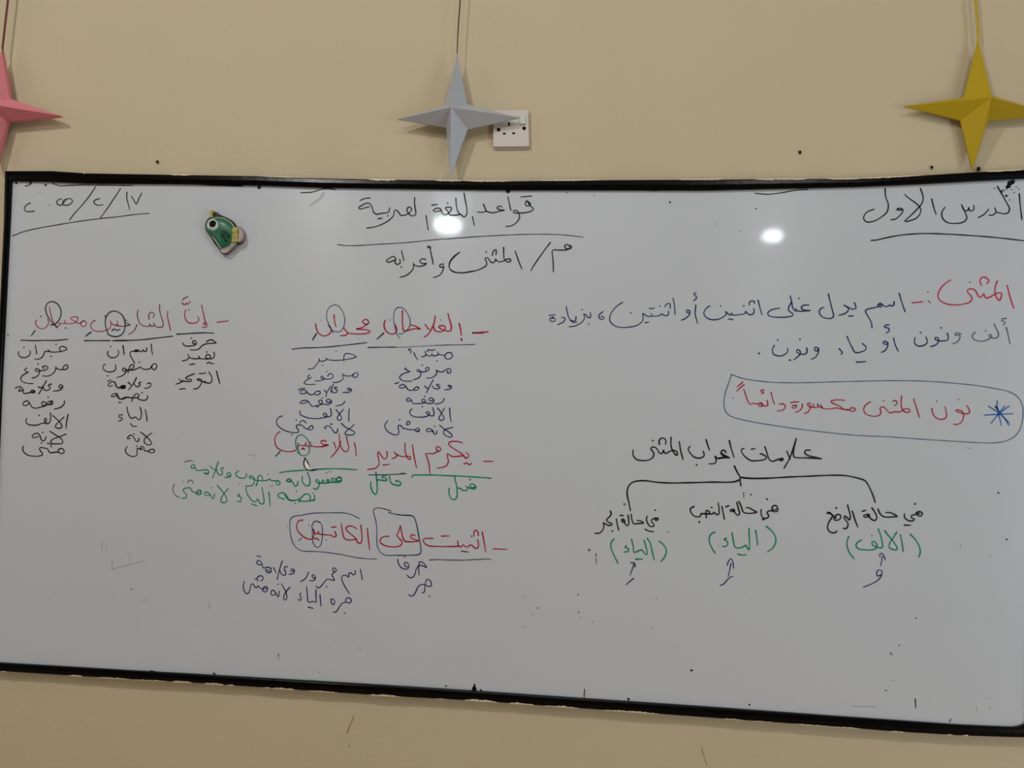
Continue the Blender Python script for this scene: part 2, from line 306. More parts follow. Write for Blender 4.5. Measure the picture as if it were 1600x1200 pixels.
# ------------------------------------------------------------------ the handwriting, stroke by stroke
INKTEXT = """
T 0 450 8
G red 1.7
455 400 445 440 465 480 515 508 560 500 600 460 605 410 588 385
618 240 630 310 645 370 670 430 715 495
1045 405 1012 435 1018 472 1050 482 1080 455 1072 420 1040 410 1000 440 955 432 915 405 880 378 925 360 978 372 965 402 925 438 850 446 818 436 806 402
818 440 770 445 740 432
742 440 745 462 720 478 690 482
1190 405 1150 430 1132 480 1155 520 1210 542 1280 542 1345 520 1380 490 1385 450 1378 405
1385 440 1430 462 1465 455 1462 405
1465 455 1500 478 1550 478 1598 462
G black 2.0
635 462 680 455 730 410 760 340 760 280 735 220 690 180 640 170 595 190 570 240 575 300 600 360 640 420 690 470 720 500
435 535 410 570 388 600
1135 552 1100 578 1068 605
1135 552 1105 572
1340 570 1370 590 1430 608 1490 600 1540 560 1562 490 1560 420 1535 350 1485 305 1425 288 1370 305 1330 355 1315 420 1325 500 1350 560
1310 345 1316 362
1400 535 1425 512 1465 530 1500 512
260 652 400 658 560 655 700 655 850 640
1055 658 1200 658 1380 658
1410 658 1600 658
. 512 355
. 820 500
. 100 588
G black 1.9
765 800 745 772 745 745 790 729 836 764 780 788 700 800 625 795 600 770
610 795 560 795 548 830 515 875 470 890 430 888
. 702 704
. 637 855
440 715 450 770 458 825
232 795 230 830 260 862 310 870 355 850 380 815 372 780
. 298 740
820 1020 850 990 835 960 800 975 785 1010 820 1020 790 1020 750 1020 710 1005 695 985
700 1000 680 1050 630 1090 580 1102 530 1098
550 1005 530 988 550 974 585 980 600 998 575 1022 530 1032 495 1030 470 1008 442 1018 452 1040 485 1042 494 1020 497 1045 480 1085 440 1118 395 1123
. 475 950
335 1000 310 1020 320 1045 355 1050 300 1080 265 1110 262 1150 300 1180 350 1192 415 1195
1540 720 1545 780 1552 832
1350 790 1345 830 1375 865 1425 870 1470 845 1485 800 1470 775
. 1383 732
1440 960 1448 1000 1430 1035 1370 1050 1315 1035 1288 1005 1295 965 1320 952
. 1345 1098
T 180 450 8
G red 2.0
1275 428 1340 420 1415 410
1080 215 1100 310 1115 380 1130 430
1145 440 1110 435 1105 455 1145 460 1140 485 1110 495 1085 490
880 275 868 330 880 390 910 430 970 440 1020 430 1045 395 1030 355
840 185 850 205 885 200 890 175 885 200 920 195 935 165
655 295 655 370 675 450 690 530
. 922 270
G dark_red 1.7
555 210 558 290 580 370 600 440 590 485 550 492 500 475 480 435 485 470 455 480 430 450 430 475 390 480 320 455 290 400 275 340 285 275
425 390 418 350 440 305 475 310 488 345 468 370
270 460 255 500 225 545 165 582
190 462 150 440 115 425 130 402 150 405
190 462 130 475 60 478 0 470
840 148 870 125 912 106
G black 2.0
770 578 900 570 1040 562 1150 560 1235 566
0 655 150 655 350 645 520 625 720 602
1140 670 1180 650 1215 650 1240 670 1265 685 1220 690 1130 700 1080 725 1050 760 1000 775 935 772
1005 700 970 690 970 665 1000 660 1015 685 1010 705 970 720 910 728 860 715 842 680
. 952 628
1235 805 1240 850 1220 880 1180 885 1130 870 1140 840 1175 835 1195 865 1160 888 1100 885 1060 880 1045 850
1055 880 1000 885 960 880 930 870 905 825
925 865 900 895 835 912
. 1145 800
1150 940 1180 930 1205 945 1235 945
930 958 965 952 998 948
452 700 455 770 468 832
390 750 395 780 365 795 345 770 340 790 310 795 290 775 265 775 240 780 250 795 290 790 230 790 190 800 185 830 215 890 245 945
95 720 105 780 110 835
515 1000 520 965 495 945 460 965 460 1005 490 1022 515 1000
460 975 430 1010 390 1018 340 1010 320 990 290 1000 255 1015 215 1028 170 1025
160 1060 175 1000 200 960 225 960 235 985 190 1020 140 1035
150 1020 110 1040 90 1020 110 1000 140 1025 120 1070 80 1100 20 1118
. 302 926
1265 1040 1285 1110 1308 1195
T 0 580 8
G black 2.1
775 175 755 170 735 190 740 205 775 200 785 180 775 215 735 240 665 250
642 160 602 176 628 206 602 236 560 238 540 205
580 120 545 180 520 230 480 285
480 195 510 210 540 180
436 252 408 234 384 250 402 272 434 264 436 252 390 262 320 278 290 270 290 230 270 205 240 230 235 250 265 245 290 235
192 212 225 195 262 188
805 370 800 410 760 450 675 475
650 370 600 385 595 410 650 415 655 375 620 410 570 425 530 425 520 395 545 380 575 400 570 430 520 445 450 462 400 450 370 400 340 370 300 385 285 415 310 430 345 420 360 400
. 602 325
850 540 832 630 825 718
660 555 710 600 750 640 775 690 760 710 715 712 690 695 715 650 760 610 800 570
630 520 632 580 620 640 590 658 560 630 560 590 580 595 575 640 550 620
590 655 530 650 470 672 400 675 345 660 322 630 335 590
. 488 552
622 750 700 800 760 840 785 880 775 902 720 908 650 905 632 885 660 850 740 820 830 785
575 820 560 860 530 872 510 840 490 790 460 775 415 795 400 825 430 830 480 815
. 532 765
. 518 895
590 900 620 905 640 930 642 950
730 1010 730 980 770 965 800 990 800 1015 770 1030 735 1015 700 1010 650 1020 610 1005 595 970 550 960 500 955 495 980 525 1020 530 1045 490 1060 420 1062 340 1045 290 1000 285 950 298 932
G black 1.8
1568 195 1540 178 1504 196 1522 216 1562 210 1568 195 1510 210 1465 205 1450 170 1420 130 1380 140 1350 175 1370 190 1410 175
1345 125 1395 108
1600 320 1560 340 1510 350 1480 320 1465 280 1430 280 1395 300 1400 320 1440 310 1465 300
1485 392 1515 390
1535 545 1490 550 1485 575 1525 580 1525 605 1480 622
T 180 580 8
G black 2.0
1268 0 1285 80 1308 155
1170 10 1200 60 1210 110 1190 145 1150 148 1110 120
1050 30 1090 28 1135 20
1150 148 1100 135 1060 120 1025 105 1040 95 1075 105 1080 140 1050 195 1010 222 980 220
990 32 930 55 890 75 880 85 910 105 945 100 955 120 930 130 880 125 850 125 835 105 850 125 820 125 795 90
835 128 800 150 755 162
808 225 840 220 880 218
402 156 425 146 446 156 440 188 405 210 365 212
322 135 293 150 312 172 285 192 255 188 235 150
265 80 230 150 165 235
160 140 180 155 195 175
0 140 10 190 60 205 128 182 95 180 72 200 100 214 128 195 90 205 60 212
400 305 405 335 380 360 330 362 280 340 250 320
280 330 300 300 270 280 240 300 215 340 205 380
250 335 180 330 140 325 110 330 70 350 40 340 20 300 0 280
. 335 268
45 392 78 390
375 480 390 550 398 625
310 455 325 500 325 560 305 605 280 600 260 575 240 575 215 590 190 580 160 520 145 440
192 655 220 688 270 686
T 180 580 8
G black 1.9
318 760 380 810 430 860 455 900 440 920 400 918 365 890 365 850 410 805 460 770
295 840 290 875 265 880 240 840 205 800 170 810 150 840 190 840
. 235 785
490 985 470 975 430 985 420 1010 450 1020 490 1010 490 985
430 990 400 1000 365 990 360 960 340 940 320 945 315 965 345 975 310 975 280 960 272 1000 270 1050 240 1065 190 1060 145 1030 125 990 150 940
. 270 935
T 420 460 8
G red 2.2
585 370 592 420 620 480 670 515 720 515 765 485 780 440 765 400
815 258 822 340 840 405
1170 340 1190 318 1225 315 1248 340 1240 365 1200 372 1172 345
1240 365 1200 395 1150 420 1098 432
1098 432 1180 438 1250 450 1268 468 1230 485 1150 495 1050 492 990 480 960 450 932 415
990 482 960 510 895 515
G blue_dark 1.25
740 385 775 425 800 455 850 468 895 460 930 420 948 350 945 280 915 200 870 145 815 132 765 155 730 210 722 290 740 350 770 410 805 490
G green_dark 2.4
595 492 570 530 545 572
1435 485 1395 520 1350 560
G black 1.0
. 650 322
. 1520 320
. 1130 560
G blue_dark 1.8
290 685 420 670 600 665 760 655 950 635 1100 618 1228 602
1240 664 1400 660 1600 660
G blue_dark 1.5
1095 780 1060 755 1000 740 960 740 940 770 938 840
1095 780 1040 800 950 815 860 824 780 822 730 810 710 790
725 815 680 835 640 830 625 800 630 830 600 870 560 920 490 935
. 840 712
. 670 888
1060 1000 1050 1030 1090 1035 1118 1000 1110 980 1085 980 1050 1000 1030 1018 980 1020 940 1010 915 990
925 1010 930 1050 890 1085 840 1100 795 1100
735 1022 760 992 795 1000 802 1035 770 1056 720 1058 690 1048 665 1020 650 1040 672 1060 700 1050 670 1072 580 1082
. 725 966
510 1005 485 1035 500 1050 535 1035 490 1060 450 1090 440 1110 480 1125 585 1124
T 590 460 8
G red 2.4
1185 482 1300 472 1385 470
1195 480 1320 486
1020 365 1035 430 1048 515
. 1048 555
. 1050 572
880 240 900 320 922 400 915 450 880 460 840 450 790 430 765 405 790 390 840 400 845 430 800 465 750 465 710 445 700 400
720 270 710 340 680 420 630 500 580 535
595 378 625 420 650 440
310 205 310 300 312 380 330 455 380 450 440 432 530 432
530 432 480 400 440 385 400 388
95 325 80 380 95 440 130 480 175 495 220 485 240 440 215 375
G blue_dark 1.3
265 492 300 492 345 465 385 425 405 380 405 320 380 250 340 190 290 162 240 170 210 215 200 290 208 360 225 440 245 505 278 550
. 160 320
. 790 320
G gray_ink 1.0
0 660 140 660 290 660 560 646 720 638
G blue_dark 1.3
720 638 900 632 1050 630 1220 625
G blue_dark 1.8
840 770 850 800 890 808 925 790 935 755 915 730 870 730 840 760 800 755 765 750 750 715
760 750 730 765 690 765 680 740 670 765 640 770 610 755 590 710
605 755 580 775 545 780
620 715 640 690 670 700 718 690
. 740 830
455 730 470 770 505 820
412 680 384 686 396 700 424 708 408 738
880 955 870 980 910 980 915 940 890 925 850 945 820 965 780 968 740 950 730 940
735 950 740 985 700 1030 660 1045 610 1042
600 945 605 918 632 912 645 930 632 950 590 966 545 968 505 964 490 950 510 940 535 958 542 985 528 1030 490 1055 445 1066
. 558 884
350 920 340 935 380 945 375 960 410 962 350 980 290 1010 275 1045 310 1075 360 1085 430 1082
T 420 590 8
G blue_dark 1.8
1035 150 990 130 985 155 1035 155 1010 180 925 185
855 120 820 125 830 145 855 150 850 180 800 185 785 150
805 85 785 140 775 190
775 110 740 160 720 200 715 240
695 160 720 185
640 170 600 170 570 200 600 218 640 200 640 170
570 200 530 215 495 200 460 160 420 155 390 180 400 200 440 200 480 185
370 152 410 138 458 132
950 300 920 335 835 355
785 290 750 270 715 290 730 310 785 300 760 330 700 335 640 325 620 295 650 280 670 300 660 330 600 350 540 358 510 320 470 285 420 290 388 315 420 325 470 310 500 300
590 350 605 370 625 360
. 672 255
1005 390 1000 460 1000 548
840 400 880 450 910 500 900 530 865 530 855 505 880 460 935 395
770 385 780 430 780 470 750 490 710 485 680 465 690 445 720 455 725 490 680 500 620 512 530 510 450 490 395 460 388 410
905 570 960 620 1030 655 1075 690 1060 712 980 716 950 705 970 670 1020 630 1070 585
860 640 855 680 830 690 800 660 775 620 745 605 710 610 695 625 720 638
770 580 800 582
555 625 540 600 505 620 490 645 540 650 555 625
490 645 450 630 420 600 380 590 345 600 350 630 370 655 370 680 320 688 240 675 160 640 105 590 95 550 120 500 172 478
. 343 530
. 288 714
385 570 400 545 440 540 468 570
G red 2.0
1070 815 1085 890 1092 980
970 735 985 810 1000 870 980 920 950 925 915 890 890 830 878 700
900 800 870 880 820 950 775 995
810 810 830 850 835 890
715 795 680 785 650 800 670 830 745 842 690 860 610 865 540 855 515 800
740 842 700 850 640 866
530 855 490 860 460 845 465 810 455 845 420 850 385 845 358 815
365 850 365 880 320 915 250 925 180 915 110 880 78 820 82 740 115 690 145 672
412 900 430 875 450 900
415 890 445 890
G green 1.8
350 900 342 870 335 800 350 745 390 715 435 725 480 765 505 830 508 900 490 955 440 978 400 965 370 910 355 840
355 930 395 965
G green_dark 2.2
140 925 112 955 80 985
G black 2.0
455 1005 438 1060 445 1110 480 1150 520 1162 580 1155 600 1150
G black 1.1
458 1008 480 1045 500 1080 515 1115
475 1045 492 1080
G green 2.1
135 1188 250 1172 400 1160 500 1155
540 1150 700 1142 900 1140 1105 1152
T 590 590 8
G blue_dark 1.8
925 105 890 95 880 110 925 120 900 145 835 150
770 85 735 85 745 105 775 110 770 135 710 135 680 100
695 30 660 90 640 130 612 190
590 105 620 135 645 120
520 130 490 115 450 150 480 160 515 140
460 150 410 160 375 145 345 100 310 85 270 110 280 130 330 125 350 115
218 75 270 60
830 260 825 290 780 320 715 332
705 280 670 250 640 270 655 290 700 285 700 310 650 325 590 310 550 290 560 270 590 275 595 310 550 322 490 325 440 320 420 280 390 255 360 275 370 295 430 285
. 590 236
900 380 905 460 920 555
750 380 790 430 820 480 832 515 800 535 765 515 790 460 840 375
690 375 700 420 705 470 680 480 640 465 605 440 620 425 650 440 640 470 590 490 520 495 450 485 410 460 405 415 430 390
. 560 364
775 595 830 640 890 680 930 720 925 742 870 735 825 700 830 660 870 640 945 620
740 665 740 695 720 708 700 690 670 645 620 640 608 670 650 675 700 665
. 713 606
470 665 500 670 525 650 505 630 470 650 430 650 385 650
520 640 520 670 490 680
395 650 350 640 320 635 295 605 265 595 255 620 265 670 260 705 220 716 150 690 100 640 92 590 130 535
365 590 370 550 395 548 405 575 375 592
. 276 525
G red 2.1
1330 1047 1450 1048
1060 815 1000 798 920 800 888 820 900 850 970 900 1050 950 1110 1005 1130 1000 1135 960 1100 935
1100 1010 1070 980 1000 985 930 985 895 965 870 950 875 1000 885 1050 860 1100 800 1125 740 1128
1080 1080 1110 1065 1150 1090 1178 1065
750 915 728 880 750 862 785 880 780 915 750 925 735 930 700 950 650 950 600 950
600 955 625 1020 645 1100 652 1200
435 840 445 920 465 1030 488 1130
342 820 345 920 355 960 380 1010 405 1025 412 990 370 985 300 985 240 960 205 930
245 965 225 995 178 1012
70 1095 155 1082
T 420 590 8
G red 2.1
1475 925 1480 985 1450 1018 1415 990 1375 930 1362 940 1372 1020 1378 1080 1335 1132 1230 1148
T 260 670 8
G green 1.9
805 565 775 545 755 565 775 590 805 575 800 595 770 605 730 608
715 490 680 500 690 520 700 545 690 575 655 570 635 545 625 500
648 412 625 480 605 540 575 620
548 470 600 515
530 545 515 565 480 560 470 545 500 560 530 540 515 515 470 515 420 520 375 520 360 480 340 445 315 460 310 485 335 495 358 480
995 560 1000 595 965 618 910 612 872 580 870 550 905 522
1395 650 1420 665 1415 695 1385 700 1370 670 1390 645 1350 650 1310 645 1290 628 1270 640 1210 650 1150 645 1110 640 1090 610 1060 590 1035 600 1050 620 1085 625 1100 660 1080 700 1045 715 990 715
1120 715 1140 660 1145 600 1165 580 1195 600 1205 645
1500 650 1530 625 1555 630 1540 655 1505 660
1280 790 1288 870 1298 965
1195 735 1215 850 1218 925 1195 942 1165 925 1140 875 1120 910 1080 905 1040 860 1005 800 992 725
1065 940 1135 965
915 820 890 835 915 850 940 860 930 890 935 910 880 905
770 750 720 810 685 870 685 910 720 925 755 905 750 860 720 810 635 705
600 815 595 860 575 875 560 840 530 805 490 790 475 810 500 835 545 830
430 770 435 810 405 825 380 815 385 780 420 760 430 790 390 800 350 795 310 765 300 740 215 750 210 775 250 820 245 860 195 868
1600 895 1540 890 1510 850 1480 810 1430 800 1395 825 1400 850 1440 870 1480 880
G green_dark 1.3
160 860 110 825 82 775 80 740 103 690
230 415 280 400 335 402
265 675 290 640 320 650 338 685
. 210 658
. 560 735
. 905 684
. 1272 570
. 1300 714
. 1325 714
G green 2.0
T 440 670 8
205 660 195 705 170 718 145 680 110 635 85 625 65 650 90 665 125 655
G green 2.2
320 545 345 600 355 660 345 705 310 712 270 680 255 640 262 595
745 650 725 665 700 660 690 625 720 605 748 630 740 660 700 670 650 665 630 645 625 625 655 620 680 640 640 670 580 670 560 655 570 635 600 650 560 680 510 680 500 655 520 640 530 665 490 680 450 675 425 650 440 635 470 655 475 690 450 740 420 758 395 740
700 612 740 605 745 640 700 655
410 830 412 870 400 895 380 890
415 890 360 900 250 905 220 890 255 850 300 815 340 820 360 850 350 895
220 912 215 880 170 895 90 888 55 850 30 805 0 795
G green_dark 1.6
. 182 780
. 390 805
. 168 930
. 562 552
. 600 535
1090 575 1200 575 1400 570 1560 560
1500 553 1565 562
G green 2.4
1178 540 1185 600 1192 680 1195 770 1175 820 1145 800 1115 720 1115 660
1190 640 1240 640 1300 650 1320 640 1290 615 1250 605 1285 580 1310 590
1345 590 1355 630 1370 680 1430 705 1480 705 1490 680 1455 650 1425 645 1440 670
T 620 670 8
G green 2.2
190 605 200 582 300 578 450 578 600 585 800 592 1000 605 1180 618
975 730 940 735 910 715 930 690 970 700 990 730 970 750 920 745 885 730 860 715
885 730 880 765 830 770 790 745 755 735
722 590 735 660 750 720 755 790 752 850 730 882 690 880 660 840 652 780 655 740
. 918 636
1150 618 1182 619
T 440 790 8
G red 2.2
1072 285 1080 380 1092 480 1100 555
990 245 1000 330 1005 430 985 470 950 460 930 415 870 360 815 310 805 275 850 255 900 265 945 292
935 420 850 430 790 415 770 370 755 290 745 220
665 325 680 360 680 385 650 390 620 370 560 365 470 352 455 320
455 352 420 348 400 310 395 290 405 340 395 400 370 420 310 410 240 360 195 300 190 240 215 190 268 180
625 268 640 272 682 262
410 415 440 410 468 435
G blue_dark 1.35
. 344 245
. 64 260
. 560 432
252 405 230 425 208 442
968 160 880 115 780 92 600 90 400 95 250 120 140 140 112 170 102 250 110 350 130 440 170 510 240 560 320 572 450 575 600 590 800 622 950 652 1080 665 1190 666
380 250 385 350 385 420 400 480 440 522 480 505 505 430 510 340 500 240 475 205 430 195 395 215 380 250
400 205 440 192 475 215
1368 68 1280 40 1200 30 1155 45 1150 90 1175 180 1190 290 1190 420 1200 520 1235 580 1290 618 1450 620 1600 622
1335 85 1440 112 1520 122 1600 124
G red 2.2
1340 385 1280 388 1235 420 1235 460 1280 495 1370 515 1460 510 1500 485 1505 455 1470 410 1440 370 1460 330 1485 255
1485 255 1500 330 1520 410 1545 445 1600 450
T 620 790 8
225 372 190 365 168 385 200 415 270 438
270 445 180 452 100 445 80 420
1205 540 1380 548
1068 330 1090 450 1112 578
1010 425 1022 480 1010 530 970 528 945 500 910 495 890 515 850 510 835 490 800 515 775 508 758 440
775 508 650 512 500 510 400 502 350 475 330 435 345 415 455 410
965 380 968 320 990 308 1015 335 1018 378
560 382 655 380
G dark_red 2.2
808 570 895 580
. 937 383
G blue_dark 1.8
0 108 80 120 180 125 215 145 240 210 262 310 280 410 300 520 298 590 270 612 200 620 0 622
10 670 20 720 55 775 110 795 145 780 148 740 120 710 95 720 105 755 140 770
. 98 640
370 775 330 755 280 750 245 790 225 860 200 895 160 900 125 865
370 775 360 745 320 710 285 705 275 760 275 820 278 872
150 1110 170 1132 210 1120 240 1070 270 1010 310 985 350 990 400 1010 430 1005 430 960 400 925 370 930 355 980 350 1040 340 1085 318 1088
. 405 1133
G gray_ink 1.8
410 680 500 675 650 680 820 682 1000 674 1150 668 1182 675
T 360 840 8
G blue_dark 1.8
800 405 775 390 755 400 765 425 800 410 790 445 730 462
715 365 680 365 675 395 690 430 690 465 660 470 630 445 615 390
648 292 620 380 600 450 585 525
540 375 572 440
500 375 510 420 490 440 450 430 440 400 470 410 505 430
505 385 470 370 410 378 395 330 370 290 335 290 330 320 365 340 395 335
332 230 382 238
1055 480 1030 460 1020 485 1050 510 1060 490 1060 520 1030 540 985 535
978 430 940 510 875 550
1300 425 1280 410 1285 380 1310 385 1325 410 1300 435 1270 460 1285 500 1300 535 1250 525 1210 520 1170 560 1120 620 1085 628 1075 600
. 1203 615
1558 415 1560 455 1530 465 1510 440 1480 450 1480 495 1440 470 1400 480 1390 510 1420 590 1455 650 1490 705
1120 712 1125 780 1132 860
1068 655 1070 740 1068 810 1030 795 985 810 968 790 960 700 952 605
970 868 1035 885
880 695 865 720 880 740 885 770 860 785 848 765
1260 765 1260 810 1285 840 1305 810 1290 775 1262 765
1440 800 1480 820 1510 795 1500 760 1460 755 1440 780 1440 805 1400 820 1360 870 1320 930 1285 932
. 1427 943
745 620 700 670 665 740 670 775 695 775 705 730 690 670 655 610 635 572
610 670 600 740 580 720 560 680 530 655 508 680 515 720 550 715 570 690
. 597 583
465 620 460 660 430 680 405 665 410 630 440 610 460 630 400 640 370 630 350 600 330 625 305 620 290 585 265 580 250 620 235 680 205 702 175 670 160 610 175 540
345 540 330 510 365 478 400 485 408 520 378 542
. 308 518
T 440 790 8
985 795 995 850 1010 930
T 0 280 6.6667
G dark_ink 1.8
315 248 280 265 252 305 270 335 310 338 362 332
640 205 605 215 590 240 605 265 640 270 665 240 700 205 740 205 755 230 730 260 690 272 655 260 658 225 690 205
995 80 930 175 850 275 780 350 722 428
1040 202 995 215 975 235 1000 265 1035 272 1072 264
1255 98 1190 195 1120 300 1045 405
1322 135 1320 190 1335 255 1350 318
1370 180 1395 220 1420 258 1445 205 1478 142
G dark_ink 1.5
130 590 250 545 400 510 600 475 800 442 1000 415 1250 388 1400 368 1558 355
. 415 135
. 515 268
G dark_ink 1.6
260 72 310 58 330 42
545 40 580 55 620 68 750 64 820 62
820 60 1100 62 1380 66
. 170 42 2
. 315 38 2
. 475 60 2
. 828 62
. 922 62
. 1105 62
. 1285 68
T 500 280 6.6667
G dark_ink 2.0
985 190 985 260 995 320 995 370 960 382 920 355 905 310 930 290 955 310 930 350 880 375 840 375 820 345 790 320 775 330 765 380 700 440 620 480 550 500 485 510
725 300 715 340 690 350 640 355 590 365 560 345 545 300 520 255 490 248 440 270 405 295 415 310 460 300 515 285
418 220 470 200 525 195
605 412 650 405
. 705 382
. 1330 250
1105 380 1115 450 1128 532
1500 145 1515 230 1530 310 1525 375 1500 392 1470 370 1440 345 1420 270 1415 195
1465 365 1410 375 1350 370 1330 330 1305 300 1335 290 1370 300 1350 345 1300 372 1270 350 1260 315 1225 300 1180 325 1195 338 1260 325
1165 270 1225 262
G dark_ink 1.3
185 680 280 692 400 690 600 678 900 660 1200 630 1600 602
G dark_ink 2.0
850 745 862 800 875 850
830 835 835 870 805 888 780 865 790 830 765 805 720 825 690 850 710 865 760 850 780 840
. 848 915
1100 835 1060 830 1040 855 1055 875 1110 878 1060 905 1010 905 985 895 970 870
975 880 970 930 930 980 880 1010 830 1020
1150 715 1120 710 1130 695 1150 705 1150 740 1165 810 1180 888
1290 885 1260 885 1245 905 1260 920 1285 905 1280 950 1245 1000 1180 1025
G dark_ink 1.3
1458 760 1400 810 1355 870 1350 930 1385 965 1450 975 1530 965 1600 952
T 700 280 6.6667
G dark_ink 2.0
255 390 265 440 275 482
370 260 385 300 395 330 350 345 305 340
395 330 430 345 480 348 530 335 590 322 540 318 510 300 530 280 568 290
625 185 640 260 655 328
870 175 755 185
815 225 805 265 830 280 860 260 850 245 825 230 825 225 850 270 890 310 860 335 790 350 730 352 690 350 680 330 710 325 735 350 745 400 710 455 660 485 600 492
G dark_ink 1.3
0 622 200 605 400 592 600 582 850 574 1050 574 1200 580 1320 592 1410 604
G dark_ink 2.0
1065 660 990 760 920 860 860 955
1275 700 1240 680 1215 695 1225 720 1270 725 1290 705 1270 690 1265 720 1220 738 1150 738 1090 742 1095 850 1098 968
700 750 735 850 770 938
580 710 580 780 590 840 620 862 655 850 645 830 610 835 570 855 520 858 495 830 490 855 460 870 435 850 415 820 385 825 400 860 400 895 350 930 280 955 200 970 130 975 60 962 15 925 15 870 60 805 120 760
460 795 475 745 500 735 500 790
. 398 758
. 625 128 3.2
T 1340 280 6.1538
265 90 270 170 295 240 285 310 220 370 150 405 85 410 58 375 85 320 160 288
385 280 400 300 425 290 435 290 430 320 400 355 360 385 320 390
430 290 420 280 385 285 375 300
605 90 630 170 620 230 570 290 510 350 455 405 500 400 570 370 605 320 605 280 560 230 490 180 450 145
712 190 730 260 755 340
840 270 810 320 820 380 870 418 950 425 1020 410 1050 375 1030 310 1000 245
1000 245 1025 300 1060 300 1070 270 1075 300 1110 300 1120 280 1115 250
1260 290 1220 335 1160 370
1345 70 1385 140 1430 220 1460 280 1450 320 1410 332 1370 325 1335 315 1320 275
1335 315 1300 345 1262 345
1555 140 1565 260 1580 388
130 588 180 585 280 562 400 540 540 526 700 522 900 530 1100 542 1300 558 1460 575 1600 592
G black_spatter 1.5
. 1470 35 4
. 1455 60 3.5
. 1495 25 3
. 1440 75 2.5
. 1315 88
. 1505 128
. 1385 120 2
. 1400 100
. 1525 75
. 1550 95
. 1480 100
. 1435 95
. 1430 160 2
. 1462 200
. 1410 110
T 1400 420 8
G crimson 2.2
1390 210 1420 330 1450 430 1475 495
1265 155 1240 230 1240 310 1265 370 1295 395 1315 350 1320 310 1280 300 1230 320 1170 355 1120 362 1095 310 1075 345 1040 355 1015 310 985 265 940 250 895 265 895 290 930 330 950 370 930 410 870 435 780 450 700 450 620 435 550 395 525 350 535 290 570 230 620 180 690 138
1068 205 1050 160 1070 110 1110 105 1150 130 1155 165 1130 188
200 424 270 420 335 410
G dark_red 1.7
. 400 290
. 922 170
405 400 415 410
425 420 430 430
G blue_gray 1.8
1378 620 1335 625 1320 645 1360 665 1358 690 1335 700
1380 735 1405 840 1425 940
1225 685 1250 740 1280 800 1275 850 1240 868 1200 860 1165 845 1160 825 1190 825 1195 850 1150 885 1080 905 1000 895 955 860 955 830 995 790
. 1120 772
815 820 780 800 740 810 740 830 790 825 800 860 770 910 705 940
G blue_dark 2.0
640 805 655 850 645 890 600 900 540 900 490 880 490 860 525 860 535 900 500 950 430 972
375 855 390 895 385 930 340 960 280 965 240 940 232 900 240 855
. 565 738
. 308 796
T 1240 420 8
1320 305 1350 410 1395 540
. 1320 312
1255 410 1255 450 1220 465 1200 450 1180 470 1130 465 1100 440 1050 465 1095 475 1090 430 1060 440 1045 475 960 495 900 520 905 550 940 610 975 680 980 740
760 425 780 490 740 505 680 480 630 455
630 455 685 495 680 525 640 560 565 580
690 592 750 588
435 315 455 400 480 500 500 590 480 615 420 620 360 600 325 560 325 520 350 490 380 482
190 452 130 455 95 480 110 505 150 518 215 520 100 530 50 525 20 495
1195 700 1150 705 1135 725 1190 745 1195 775 1155 805
1250 865 1270 950 1310 1030
1175 925 1140 905 1120 920 1130 940 1175 940 1180 920 1175 970 1145 1020 1100 1045
668 845 690 900 730 980 770 1045 840 1040 900 1010 908 980 855 930
568 1000 590 1010 570 1005 600 1030 610 1045 592 1070
785 1165 840 1165 905 1158
165 990 165 1050 120 1070 70 1060 40 1040 45 1010 75 1020 85 1060 50 1100 0 1138
305 990 270 980 265 1020 300 1025 310 990 310 1040 280 1100 220 1132
. 80 882
T 1060 430 6.6667
G blue_dark 1.9
1165 215 1180 280 1195 350 1230 380
1180 280 1150 330 1150 370 1190 400 1190 420 1130 435 1030 438 950 425 930 400 960 365 1060 342
830 260 850 340 872 412
740 310 740 280 770 268 795 275 790 295
785 350 790 385 760 412 720 400 700 375 690 400 620 412 570 415 550 390
550 415 520 405 490 375 500 400 460 440 400 462 330 460 280 430 265 390 290 345 330 318
520 460 545 455 560 468 568 455
. 440 320
. 680 320
. 1255 240
185 180 160 195 180 215 190 235 160 268
182 310 175 400 200 502
120 370 90 365 85 385 110 395 120 375 115 410 80 445 30 470
1000 730 980 780 990 820 1035 840 1090 835 1135 800 1140 760
. 1035 675
. 840 815 1.6
1170 885 1150 885
T 840 430 6.6667
G blue_dark 1.7
1410 240 1425 310 1432 410
1325 330 1345 300 1380 298 1380 350
1365 375 1360 415 1320 420 1290 400 1280 415 1240 425 1200 425 1180 395
1190 430 1140 425 1110 405 1095 400 1100 440 1090 480 1040 520 960 540 890 545 810 530 755 480 755 420 790 360 840 310 890 282
1120 495 1160 488
1165 345 1195 348 1218 340
. 1272 320
. 972 393
680 380 640 415 640 445 660 460 690 450 685 430 650 435
550 390 550 440 525 440 500 410 480 405 490 440 460 490 400 525 325 538
400 430 395 470 360 475 330 450 310 390 298 322
340 470 370 490 410 488
. 533 507
. 465 358
250 440 285 445 275 480 205 518
165 435 130 450 140 480 180 475 180 450 150 450
120 418 185 412
T 1120 570 6.6667
G blue_steel 1.3
155 100 230 130 320 152 500 175 650 185 900 186 1200 178 1600 168
150 98 150 112
155 100 120 200 85 310 75 400 85 470 120 520 200 555 350 590 600 632 900 675 1200 710 1400 730 1600 742
. 168 345
T 1360 570 6.6667
0 168 300 165 600 172 850 190 1100 215 1300 248 1430 275 1530 330 1580 410 1590 520 1570 640 1520 730 1420 790 1300 812 1150 812 900 798 600 780 400 765 150 748 0 742
G blue_pen 1.9
1322 375 1320 440 1350 500
1230 430 1340 505 1450 605
1300 435 1345 490 1400 560 1445 632
1445 430 1340 510 1255 612
1400 430 1340 500
1190 524 1340 515 1485 510
1335 520 1350 570 1365 632
1310 440 1350 520
G red 2.0
